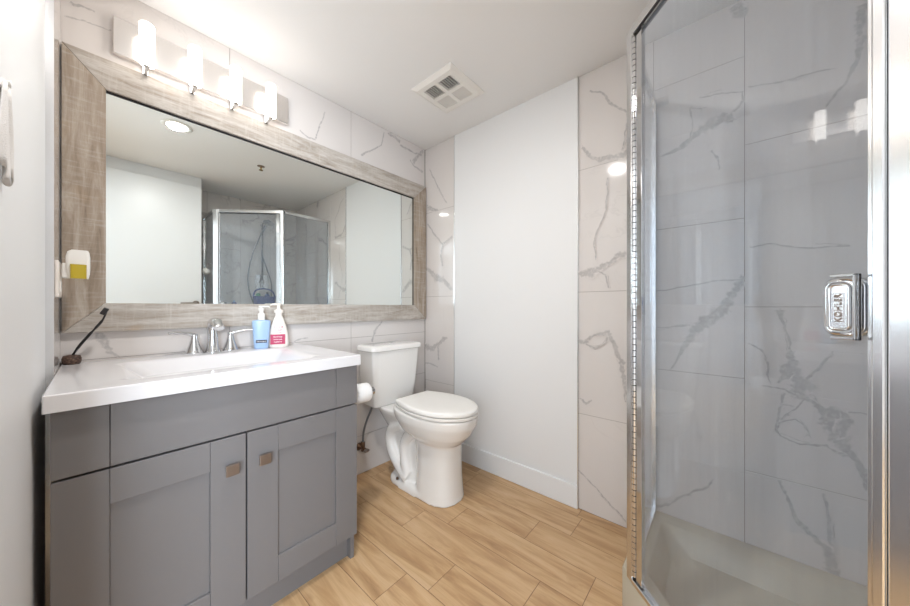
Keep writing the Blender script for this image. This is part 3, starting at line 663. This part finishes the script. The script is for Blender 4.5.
hk = thing('hanging_cloth', 'small folded white cloth hanging on the painted wall at the left edge', 'towel', (-.865, YC, H+.37))
bm = bmesh.new()
def cloth(y_off, xa, xb, zt, zb_, nf):
    n = 40; front = []; 
    for j in range(9):
        f = j/8; row = []
        for i in range(n+1):
            u = i/n; x = xa+(xb-xa)*u
            spread = .45+.55*min(1, f*1.6); xc = (xa+xb)/2
            x = xc+(x-xc)*spread
            y = y_off+.003*math.sin(u*nf*2*PI)*(.5+.5*f)+.001*math.sin(u*9+f*3)
            z = zt+(zb_-zt)*f+(.012*math.sin(u*nf*PI)*f)
            row.append(bm.verts.new((x, y, z)))
        front.append(row)
    for a, b in zip(front, front[1:]):
        for i in range(n): bm.faces.new((a[i], a[i+1], b[i+1], b[i]))
cloth(YC+.005, -.906, -.80, H+.35, H+.235, 3)
cloth(YC+.0095, -.890, -.80, H+.345, H+.20, 3)
ob = obj('cloth', bm, M['towel'], hk, smooth=True)
so = ob.modifiers.new('s', 'SOLIDIFY'); so.thickness = .0015
bm = bmesh.new(); lathe(bm, [(0, 0), (.010, 0), (.010, .002), (.004, .003), (.004, .010), (.006, .012), (0, .013)], (-.85, YC+.0005, H+.350), axis='y')
obj('hook', bm, M['plastic'], hk, smooth=True)

# ------------------------------------------------------------------ ceiling fittings
vt = thing('exhaust_vent', 'square white exhaust fan grille with four louvred openings in the ceiling', 'vent', (-1.25, 1.385, ZT))
vx0, vx1, vy0, vy1 = -1.408, -1.095, 1.228, 1.535
xm, ym = (vx0+vx1)/2, (vy0+vy1)/2; zb_ = ZT-.016
bm = bmesh.new(); m_ = .052; r_ = .012
def fr(bm, x0, x1, y0, y1):
    a = [(x0, y0), (x1, y0), (x1, y1), (x0, y1)]; i_ = [(x0+m_, y0+m_), (x1-m_, y0+m_), (x1-m_, y1-m_), (x0+m_, y1-m_)]
    ins = [(x0+.022, y0+.022), (x1-.022, y0+.022), (x1-.022, y1-.022), (x0+.022, y1-.022)]
    A = [bm.verts.new((*p, ZT-.0005)) for p in a]; A2 = [bm.verts.new((*p, ZT-.004)) for p in a]; I2 = [bm.verts.new((*p, zb_)) for p in ins]; I3 = [bm.verts.new((*p, zb_)) for p in i_]; I = [bm.verts.new((*p, ZT-.0005)) for p in i_]
    for P_, Q in ((A, A2), (A2, I2), (I2, I3), (I3, I)):
        for k in range(4): bm.faces.new((P_[k], P_[(k+1) % 4], Q[(k+1) % 4], Q[k]))
fr(bm, vx0, vx1, vy0, vy1)
box(bm, xm-r_, xm+r_, vy0+m_, vy1-m_, zb_, ZT-.001); box(bm, vx0+m_, xm-r_, ym-r_, ym+r_, zb_, ZT-.001); box(bm, xm+r_, vx1-m_, ym-r_, ym+r_, zb_, ZT-.001)
obj('grille_frame', bm, M['plastic'], vt)
bm = B(vx0+m_-.002, vx1-m_+.002, vy0+m_-.002, vy1-m_+.002, ZT-.002, ZT-.0006)
obj('recess', bm, M['vent_dark'], vt)
for (xa, xb) in ((vx0+m_, xm-r_), (xm+r_, vx1-m_)):
    for (ya, yb, sg) in ((vy0+m_, ym-r_, 1), (ym+r_, vy1-m_, -1)):
        bm = bmesh.new(); ns = 6
        for k in range(ns):
            x = xa+(xb-xa)*(k+.5)/ns; q = bmesh.new()
            box(q, -.0012, .0012, ya, yb, -.007, .007)
            q.transform(Matrix.Translation((x, 0, ZT-.0095)) @ Matrix.Rotation(math.radians(-24 if sg > 0 else 42), 4, 'Y'))
            tmp = bpy.data.meshes.new('t'); q.to_mesh(tmp); q.free(); bm.from_mesh(tmp); bpy.data.meshes.remove(tmp)
        obj('louvre', bm, M['plastic'], vt)

dl = thing('recessed_light', 'round recessed ceiling light with white trim, seen lit in the mirror', 'ceiling light', (-.76, .382, ZT))
obj('trim_ring', L([(.062, -.0005), (.086, -.0005), (.086, -.004), (.080, -.007), (.064, -.007), (.058, -.003)], (-.76, .382, ZT), seg=48, caps=False), M['plastic'], dl, smooth=True)
obj('lens', L([(0, -.004), (.060, -.004), (.060, -.001), (0, -.001)], (-.76, .382, ZT), seg=48), M['down'], dl)
spk = thing('fire_sprinkler', 'small brass fire sprinkler head on the ceiling, seen in the mirror', 'sprinkler', (-.495, .997, ZT))
obj('escutcheon', L([(0, -.0005), (.030, -.0005), (.030, -.003), (.012, -.006), (0, -.006)], (-.495, .997, ZT)), M['nickel'], spk, smooth=True)
obj('deflector', L([(.006, -.005), (.006, -.028), (.004, -.034), (.017, -.036), (.017, -.038), (0, -.038)], (-.495, .997, ZT)), M['brass'], spk, smooth=True, auto=40)

# ------------------------------------------------------------------ toilet
TX, TY = XA, 1.345
toi = thing('toilet', 'white two-piece elongated toilet between the vanity and the back wall', 'toilet', (TX+.45, TY, 0))
def egg(u0, u1, hw, z, seg=40, p=2.2, wide=.42, flat=0, cy=0):
    """plan outline: u0 back, u1 front tip, hw half width"""
    out = []; um = u0+(u1-u0)*wide
    for k in range(seg):
        a = 2*PI*k/seg; ca, sa = math.cos(a), math.sin(a)
        ru = (u1-um) if ca > 0 else (um-u0)
        pp = p if ca > 0 else p+flat
        out.append((TX+um+ru*math.copysign(abs(ca)**(2/pp), ca), TY+cy+hw*math.copysign(abs(sa)**(2/pp), sa), z))
    return out
bm = bmesh.new()
loft(bm, [egg(.42, .706, .127, 0, p=2.6, cy=.026), egg(.42, .702, .124, .03, p=2.6, cy=.026), egg(.42, .698, .114, .14, p=2.6, cy=.024), egg(.42, .702, .109, .27, p=2.6, cy=.018), egg(.41, .71, .110, .335, p=2.5, cy=.014), egg(.375, .745, .130, .362, cy=.006), egg(.31, .785, .158, .400), egg(.26, .825, .182, .465), egg(.25, .832, .187, .505), egg(.25, .83, .185, .517)])
loft(bm, [egg(.18, .703, .125, 0, p=2.8, flat=1, cy=.020), egg(.18, .70, .122, .028, p=2.8, flat=1, cy=.020), egg(.195, .68, .108, .045, p=2.6, flat=1, cy=.020)])
loft(bm, [egg(.18, .5, .060, .02), egg(.17, .5, .058, .2), egg(.12, .5, .068, .32), egg(.06, .5, .10, .40), egg(.04, .5, .125, .45), egg(.03, .5, .13, .478)])
for s in (-1, 1):
    tube(bm, smooth_path([(TX+.34, TY+s*.075, .40), (TX+.23, TY+s*.070, .34), (TX+.20, TY+s*.066, .26), (TX+.24, TY+s*.066, .17), (TX+.33, TY+s*.070, .10), (TX+.38, TY+s*.07, .07)]), .038, seg=14)
    tube(bm, smooth_path([(TX+.44, TY+s*.07, .38), (TX+.36, TY+s*.072, .30), (TX+.345, TY+s*.068, .20), (TX+.37, TY+s*.068, .10)]), .034, seg=14)
bo = obj('bowl', bm, M['ceramic'], toi, smooth=True)
rm = bo.modifiers.new('r', 'REMESH'); rm.mode = 'VOXEL'; rm.voxel_size = .0065; rm.use_smooth_shade = True
sm = bo.modifiers.new('s', 'SMOOTH'); sm.factor = .6; sm.iterations = 6
def lidshape(z, k=0.0):
    half = [(.334, 0), (.333, .07), (.334, .125), (.340, .139), (.40, .158), (.48, .180), (.56, .187), (.64, .180), (.72, .155), (.785, .108), (.825, .055), (.838, 0)]
    P = smooth_path([(u, v, 0) for u, v in half], 4)
    full = [(p.x, p.y) for p in P]+[(p.x, -p.y) for p in reversed(P[1:-1])]
    cu_, f = .57, 1-k/.19
    return [(TX+cu_+(u-cu_)*(1-k/.25), TY+v*f, z) for u, v in full]
bm = bmesh.new(); loft(bm, [lidshape(.520, .006), lidshape(.523, .001), lidshape(.534, 0), lidshape(.537, .003)]); obj('seat', bm, M['plastic'], toi, smooth=True, auto=40)
bm = bmesh.new(); loft(bm, [lidshape(.5415, .004), lidshape(.543, .001), lidshape(.556, 0), lidshape(.562, .003), lidshape(.566, .010), lidshape(.568, .03), lidshape(.5685, .09)]); obj('lid', bm, M['plastic'], toi, smooth=True, auto=40)
for s in (-1, 1): obj('hinge', T([(TX+.325, TY+s*.085-.02, .540), (TX+.325, TY+s*.085+.02, .540)], .011), M['plastic'], toi, smooth=True)
def tk(z, u1, hw, bow=.012, cy=0):
    base = rrect(0, 0, 1, 1, .22, 6); out = []
    for x, y in base:
        u = .022+(u1-.022)*(x+1)/2; v = y*hw+cy
        if x > 0: u += bow*(1-y*y)*x
        out.append((TX+u, TY-.008+v, z))
    return out
bm = bmesh.new(); loft(bm, [tk(.470, .150, .135), tk(.476, .165, .155), tk(.49, .178, .165), tk(.60, .190, .180), tk(.75, .20, .192), tk(.845, .205, .198)])
obj('tank', bm, M['ceramic'], toi, smooth=True, auto=50)
bm = bmesh.new(); loft(bm, [tk(.845, .213, .206), tk(.848, .218, .210), tk(.868, .218, .210), tk(.876, .213, .206), tk(.880, .203, .198), tk(.881, .17, .17)])
tl = obj('tank_lid', bm, M['ceramic'], toi, smooth=True, auto=50)
obj('flush_button', L([(0, 0), (.024, 0), (.024, .004), (.020, .007), (0, .007)], (TX+.11, TY-.008, .8805)), M['chrome'], tl, smooth=True)
obj('bolt_cap', L([(0, 0), (.010, 0), (.008, .010), (0, .012)], (TX+.30, TY-.092, .0425), seg=14), M['rust'], toi, smooth=True)
# water supply
ws = thing('supply_valve', 'tarnished water valve with grey flexible hose on the tile left of the toilet', 'valve', (XA, 1.13, .18))
bm = bmesh.new(); lathe(bm, [(0, 0), (.026, 0), (.024, .006), (.010, .008), (.010, .05), (0, .05)], (XA+.001, 1.165, .19), axis='x', seg=18)
tube(bm, [(XA+.05, 1.165, .175), (XA+.05, 1.165, .235)], .013); tube(bm, [(XA+.045, 1.165, .19), (XA+.085, 1.165, .19)], .012)
obj('valve_body', bm, M['rust'], ws, smooth=True)
bm = bmesh.new(); lathe(bm, [(0, 0), (.02, 0), (.02, .012), (0, .014)], (XA+.085, 1.165, .19), axis='x', sx=1, sy=.55, seg=18); obj('valve_handle', bm, M['nickel'], ws, smooth=True)
obj('hose', T(smooth_path([(XA+.05, 1.165, .235), (XA+.05, 1.17, .30), (XA+.06, 1.19, .38), (XA+.07, 1.215, .44), (XA+.07, 1.215, .469)]), .007), M['hose'], ws, smooth=True)
# toilet roll
rh = thing('toilet_roll_holder', 'chrome toilet roll holder on the right side of the vanity cabinet', 'toilet roll holder', (-1.37, .769, H-.43))
bm = bmesh.new(); tube(bm, [(-1.372, .7685, H-.43), (-1.372, .935, H-.43)], .007); lathe(bm, [(0, 0), (.022, 0), (.022, .006), (0, .008)], (-1.372, .7683, H-.43), axis='y')
lathe(bm, [(.007, 0), (.017, .003), (.019, .012), (.012, .018), (0, .018)], (-1.372, .925, H-.43), axis='y')
obj('rod', bm, M['chrome'], rh, smooth=True, auto=40)
bm = bmesh.new(); lathe(bm, [(.0085, 0), (.045, 0), (.047, .004), (.047, .100), (.045, .104), (.0085, .104)], (-1.372, .800, H-.430), axis='y', seg=40, caps=False)
obj0 = tag(obj('toilet_roll', bm, M['paper'], smooth=True, auto=40, origin=(-1.372, .85, H-.477)), 'white toilet paper roll on the holder beside the grey cabinet', 'toilet roll')

# ------------------------------------------------------------------ shower
ZCB = H-.982; ZR = H+.995
pan = thing('shower_pan', 'white acrylic neo-angle shower tray with raised curb', 'shower tray', (.2, 1.3, 0))
outer = [(-.297, YB-.001), (-.297, 1.312), (.185, .742), (XS-.001, .742), (XS-.001, YB-.001)]
def inset(pts, d):
    out = []; n = len(pts)
    for i in range(n):
        p, a, b = Vector(pts[i]), Vector(pts[i-1]), Vector(pts[(i+1) % n])
        e1 = (p-a).normalized(); e2 = (b-p).normalized(); n1 = Vector((-e1.y, e1.x)); n2 = Vector((-e2.y, e2.x))
        k = (n1+n2).normalized(); out.append(tuple(p+k*d/max(.3, k.dot(n1))))
    return out
def poly(pts, z, rad=0.0, n=6):
    out = []
    for i, p in enumerate(pts):
        p = Vector(p); a = Vector(pts[i-1]); b = Vector(pts[(i+1) % len(pts)])
        r = max(rad, .001)
        A = p+(a-p).normalized()*r; B_ = p+(b-p).normalized()*r
        for k in range(n+1):
            t_ = k/n; q = A*(1-t_)**2+p*2*t_*(1-t_)+B_*t_*t_; out.append((q.x, q.y, z))
    return out
O = outer
bm = bmesh.new()
loft(bm, [poly(O, .0, .004), poly(O, ZCB-.006, .004), poly(inset(O, .004), ZCB, .006), poly(inset(O, .070), ZCB, .02), poly(inset(O, .080), ZCB-.006, .03), poly(inset(O, .10), ZCB-.05, .05), poly(inset(O, .125), .065, .07), poly(inset(O, .17), .055, .08), poly(inset(O, .25), .050, .06)])
obj('tray', bm, M['pan'], pan, smooth=True, auto=35)
obj('drain', L([(0, 0), (.045, 0), (.045, .003), (0, .003)], (.25, 1.3, .0503)), M['chrome'], pan, smooth=True)

en = thing('shower_enclosure', 'neo-angle shower enclosure with clear glass and polished aluminium frame in the back right corner', 'shower', (0, 1.1, ZCB))
P1 = Vector((-.25, 1.265)); P2 = Vector((.2225, .7925)); U = (P2-P1).normalized(); N = Vector((-U.y, U.x))   # N points into the shower
if N.dot(Vector((.3, 1.4))-P1) < 0: N = -N
LEN = (P2-P1).length
def dbox(bm, s0, s1, n0, n1, z0, z1):
    q = [P1+U*s+N*n for s, n in ((s0, n0), (s1, n0), (s1, n1), (s0, n1))]
    prism(bm, [tuple(v) for v in q], z0, z1)
def D(*a): bm = bmesh.new(); dbox(bm, *a); return bm
# corner posts, wall jambs, rails
obj('corner_post', D(-.020, .010, -.014, .020, ZCB, ZR), M['alum'], en, bevel=.004)
pb = bmesh.new(); dbox(pb, .618, .6345, -.016, .016, ZCB, ZR); dbox(pb, .6345, .672, -.013, .024, ZCB, ZR)
obj('corner_post', pb, M['alum'], en, bevel=.003)
XP = -.262
obj('wall_jamb', B(XP-.012, XP+.012, YB-.030, YB-.0005, ZCB, ZR), M['alum'], en, bevel=.002)
obj('wall_jamb', B(XS-.030, XS-.0005, .780, .804, ZCB, ZR), M['alum'], en, bevel=.002)
def rails(z0, z1, nm):
    obj(nm, B(XP-.012, XP+.012, P1.y+.02, YB-.03, z0, z1), M['alum'], en, bevel=.002)
    obj(nm, D(.010, .620, -.014, .014, z0, z1), M['alum'], en, bevel=.002)
    obj(nm, B(P2.x+.02, XS-.03, .780, .804, z0, z1), M['alum'], en, bevel=.002)
rails(ZR-.030, ZR, 'top_rail'); rails(ZCB, ZCB+.016, 'bottom_rail')
obj('glass_panel', B(XP-.003, XP+.003, P1.y+.018, YB-.028, ZCB+.014, ZR-.028), M['glass'], en)
obj('glass_panel', B(P2.x+.026, XS-.028, .789, .795, ZCB+.014, ZR-.028), M['glass'], en)
g_ = bmesh.new(); dbox(g_, .012, .618, -.0135, -.008, ZR-.037, ZR-.0302); dbox(g_, .012, .618, .008, .0135, ZR-.037, ZR-.0302)
obj('gasket', g_, M['black'], en)
dr = obj('shower_door', D(.050, .611, -.003, .003, ZCB+.022, ZR-.036), M['glass'], en)
hb = bmesh.new(); dbox(hb, .023, .053, -.007, .007, ZCB+.020, ZR-.032); obj('hinge_stile', hb, M['chrome'], dr, bevel=.001)
hb = bmesh.new(); k = 0; z = ZCB+.03
while z < ZR-.04:
    q0 = P1+U*.016; tube(hb, [(q0.x-N.x*.007, q0.y-N.y*.007, z), (q0.x-N.x*.007, q0.y-N.y*.007, z+.0180)], .0075, seg=12); z += .0205
obj('piano_hinge', hb, M['chrome'], dr, smooth=True, auto=40)
hb = bmesh.new(); dbox(hb, .0105, .0225, -.0095, -.002, ZCB+.02, ZR-.035); obj('hinge_gap', hb, M['dark'], dr)
obj('edge_trim', D(.608, .615, -.006, .006, ZCB+.022, ZR-.036), M['alum'], dr, bevel=.001)
# door pull
def dp(s, n, z): q = P1+U*s+N*n; return (q.x, q.y, z)
hs, hz = .581, H
def handle_ring(s0, hw, hh, n, r):
    return [dp(s0+a, n, hz+b) for a, b in rrect(0, 0, hw, hh, r, 6)]
q = bmesh.new()
def rp(hw, hh, r, n): return [dp(hs+a, n, hz+b) for a, b in rrect(0, 0, hw, hh, r, 8)]
loft(q, [rp(.021, .046, .014, -.0035), rp(.0255, .0505, .018, -.005), rp(.0265, .0515, .019, -.009), rp(.0255, .0505, .018, -.0135), rp(.022, .047, .015, -.0175), rp(.017, .042, .011, -.0185), rp(.0145, .0395, .009, -.0165)], True, True)
ring_o = obj('pull', q, M['chrome'], dr, smooth=True, auto=50)
q = bmesh.new(); tube(q, handle_ring(hs, .0130, .0385, -.0185, .008), .0022, seg=10, closed=True)
obj('bezel', q, M['chrome'], ring_o, smooth=True)
q = bmesh.new(); loft(q, [rp(.0128, .038, .008, -.0166), rp(.0128, .038, .008, -.0178)])
obj('name_plate', q, M['alum'], ring_o)
q = bmesh.new(); dbox(q, hs+.0255, hs+.0285, -.031, -.018, hz-.055, hz+.055); dbox(q, hs-.004, hs+.0285, -.031, -.0185, hz+.0505, hz+.055); dbox(q, hs-.004, hs+.0285, -.031, -.0185, hz-.055, hz-.0505)
obj('pull_bar', q, M['chrome'], ring_o, bevel=.0008)
q = bmesh.new(); tube(q, handle_ring(hs-.003, .021, .045, .013, .014), .006, seg=14, closed=True)
for b in (-.04, .04): tube(q, [dp(hs, .003, hz+b), dp(hs, .013, hz+b)], .005)
obj('inner_pull', q, M['chrome'], dr, smooth=True)
# raised lettering, reading upwards, within a thin raised border
Xc = Vector((U.x, U.y, 0)); Nc = Vector((-N.x, -N.y, 0)); Zc = Vector((0, 0, 1))
o_ = Vector(dp(hs-.001, -.0181, hz-.002))
tm = Matrix(((Zc.x, -Xc.x, Nc.x, o_.x), (Zc.y, -Xc.y, Nc.y, o_.y), (Zc.z, -Xc.z, Nc.z, o_.z), (0, 0, 0, 1)))
text('lettering', 'KOHLER', .0130, M['nickel'], ring_o, tm, .0014)
q = bmesh.new()
for a in (-.0085, .0065): dbox(q, hs+a-.0005, hs+a+.0005, -.0188, -.0179, hz-.026, hz+.023)
for b in (-.026, .023): dbox(q, hs-.0085, hs+.0065, -.0188, -.0179, hz+b-.0005, hz+b+.0005)
obj('border', q, M['chrome'], ring_o)

# hand shower on the end wall
XW = XS-.001
sh = thing('hand_shower', 'grey hand shower on a riser with hanging hose, seen in the mirror', 'shower head', (XW, 1.36, H))
obj('riser', T([(XW-.035, 1.36, H+.33), (XW-.035, 1.36, H+1.02)], .010), M['hose'], sh, smooth=True)
obj('valve_plate', B(XW-.010, XW, 1.295, 1.435, H+.23, H+.40), M['alum'], sh, bevel=.004)
bm = bmesh.new(); tube(bm, [(XW-.01, 1.36, H+.31), (XW-.05, 1.36, H+.31)], .022); tube(bm, [(XW-.05, 1.36, H+.31), (XW-.055, 1.36, H+.24)], .008); obj('valve_lever', bm, M['chrome'], sh, smooth=True)
bm = bmesh.new(); tube(bm, [(XW, 1.36, H+1.02), (XW-.06, 1.36, H+1.03), (XW-.10, 1.37, H+1.05)], .011)
obj('arm', bm, M['chrome'], sh, smooth=True)
bm = bmesh.new(); lathe(bm, [(0, 0), (.060, 0), (.062, .008), (.045, .022), (.015, .03), (0, .03)], (0, 0, 0), seg=30)
bm.transform(Matrix.Translation((XW-.13, 1.40, H+1.03)) @ Matrix.Rotation(-.7, 4, 'Y')); tube(bm, [(XW-.125, 1.39, H+1.04), (XW-.06, 1.34, H+.90)], .014)
obj('spray_head', bm, M['hose'], sh, smooth=True, auto=40)
obj('hose', T(smooth_path([(XW-.06, 1.34, H+.90), (XW-.05, 1.24, H+.60), (XW-.05, 1.20, H+.30), (XW-.05, 1.26, H+.05), (XW-.05, 1.36, H-.05), (XW-.05, 1.44, H+.05), (XW-.045, 1.46, H+.28), (XW-.04, 1.40, H+.5), (XW-.03, 1.365, H+.62)]), .007), M['hose'], sh, smooth=True)
# blue basket with bottles
ca = thing('shower_caddy', 'dark blue plastic basket hanging under the shower valve', 'basket', (XW-.07, 1.37, H-.02))
bm = bmesh.new()
loft(bm, [[(x, y, H+z) for x, y in rrect(XW-.075, 1.37, .055*s, .125*s, .04*s, 6)] for z, s in ((.00, .75), (.02, .85), (.13, 1), (.13, .93), (.03, .78))], True, True)
obj('basket', bm, M['blue'], ca, smooth=True, auto=40)
obj('basket_handle', T(smooth_path([(XW-.075, 1.25, H+.13), (XW-.06, 1.28, H+.20), (XW-.055, 1.37, H+.225), (XW-.06, 1.46, H+.20), (XW-.075, 1.49, H+.13)]), .009), M['blue'], ca, smooth=True)
def bottle(name, x, y, z, r, h, m, lab, cap):
    t_ = thing(name, lab, 'bottle', (x, y, z))
    obj('body', L([(0, 0), (r, 0), (r, h*.75), (r*.6, h*.84), (r*.4, h*.86), (0, h*.86)], (x, y, z), seg=20), m, t_, smooth=True, auto=40)
    obj('cap', L([(0, h*.86), (r*.5, h*.86), (r*.5, h), (0, h)], (x, y, z), seg=16), cap, t_, smooth=True, auto=40)
bottle('shampoo_bottle', XW-.08, 1.30, H+.032, .026, .16, M['green'], 'green shampoo bottle standing in the dark blue shower basket', M['plastic'])
bottle('shampoo_bottle', XW-.08, 1.40, H+.032, .028, .15, M['blue'], 'dark blue shampoo bottle standing in the shower basket', M['black'])
# corner shelf with a bottle
cs = thing('corner_shelf', 'small chrome shelf on the shower wall left of the hand shower', 'shelf', (XW-.05, .99, H-.05))
bm = bmesh.new()
tube(bm, [(x, y, H-.03) for x, y in rrect(XW-.052, 1.04, .05, .09, .015, 4)], .004, closed=True)
for k in range(7): tube(bm, [(XW-.102, .97+.0233*k, H-.03), (XW-.002, .97+.0233*k, H-.03)], .002, seg=6)
obj('rack', bm, M['chrome'], cs, smooth=True)
bottle('body_wash_bottle', XW-.055, 1.06, H-.0255, .024, .10, M['blue'], 'small blue bottle on the chrome shelf in the shower, seen in the mirror', M['bluebottle'])
pf = thing('bath_puff', 'white mesh bath puff hanging on the side glass of the shower, seen in the mirror', 'bath puff', (.36, .752, H+.38))
bm = bmesh.new(); bmesh.ops.create_icosphere(bm, subdivisions=4, radius=.032)
for v in bm.verts: v.co *= 1+.22*mnoise.noise(v.co*60)+.12*mnoise.noise(v.co*130)
bm.transform(Matrix.Translation((.36, .752, H+.37))); obj('mesh_ball', bm, M['puff'], pf, smooth=True)
bm = bmesh.new(); tube(bm, [(.36, .752, H+.40), (.36, .765, H+.43), (.36, .772, H+.453)], .002, seg=6)
obj('cord', bm, M['puff'], pf, smooth=True)
bm = bmesh.new(); lathe(bm, [(0, 0), (.014, 0), (.014, -.004), (.005, -.006), (.005, -.018), (.009, -.021), (0, -.023)], (.36, .7888, H+.45), axis='y')
tag(obj('suction_hook', bm, M['chrome'], smooth=True, origin=(.36, .7888, H+.45)), 'small chrome hook on the shower side glass holding the white bath puff', 'hook')
bpy.context.view_layer.update()
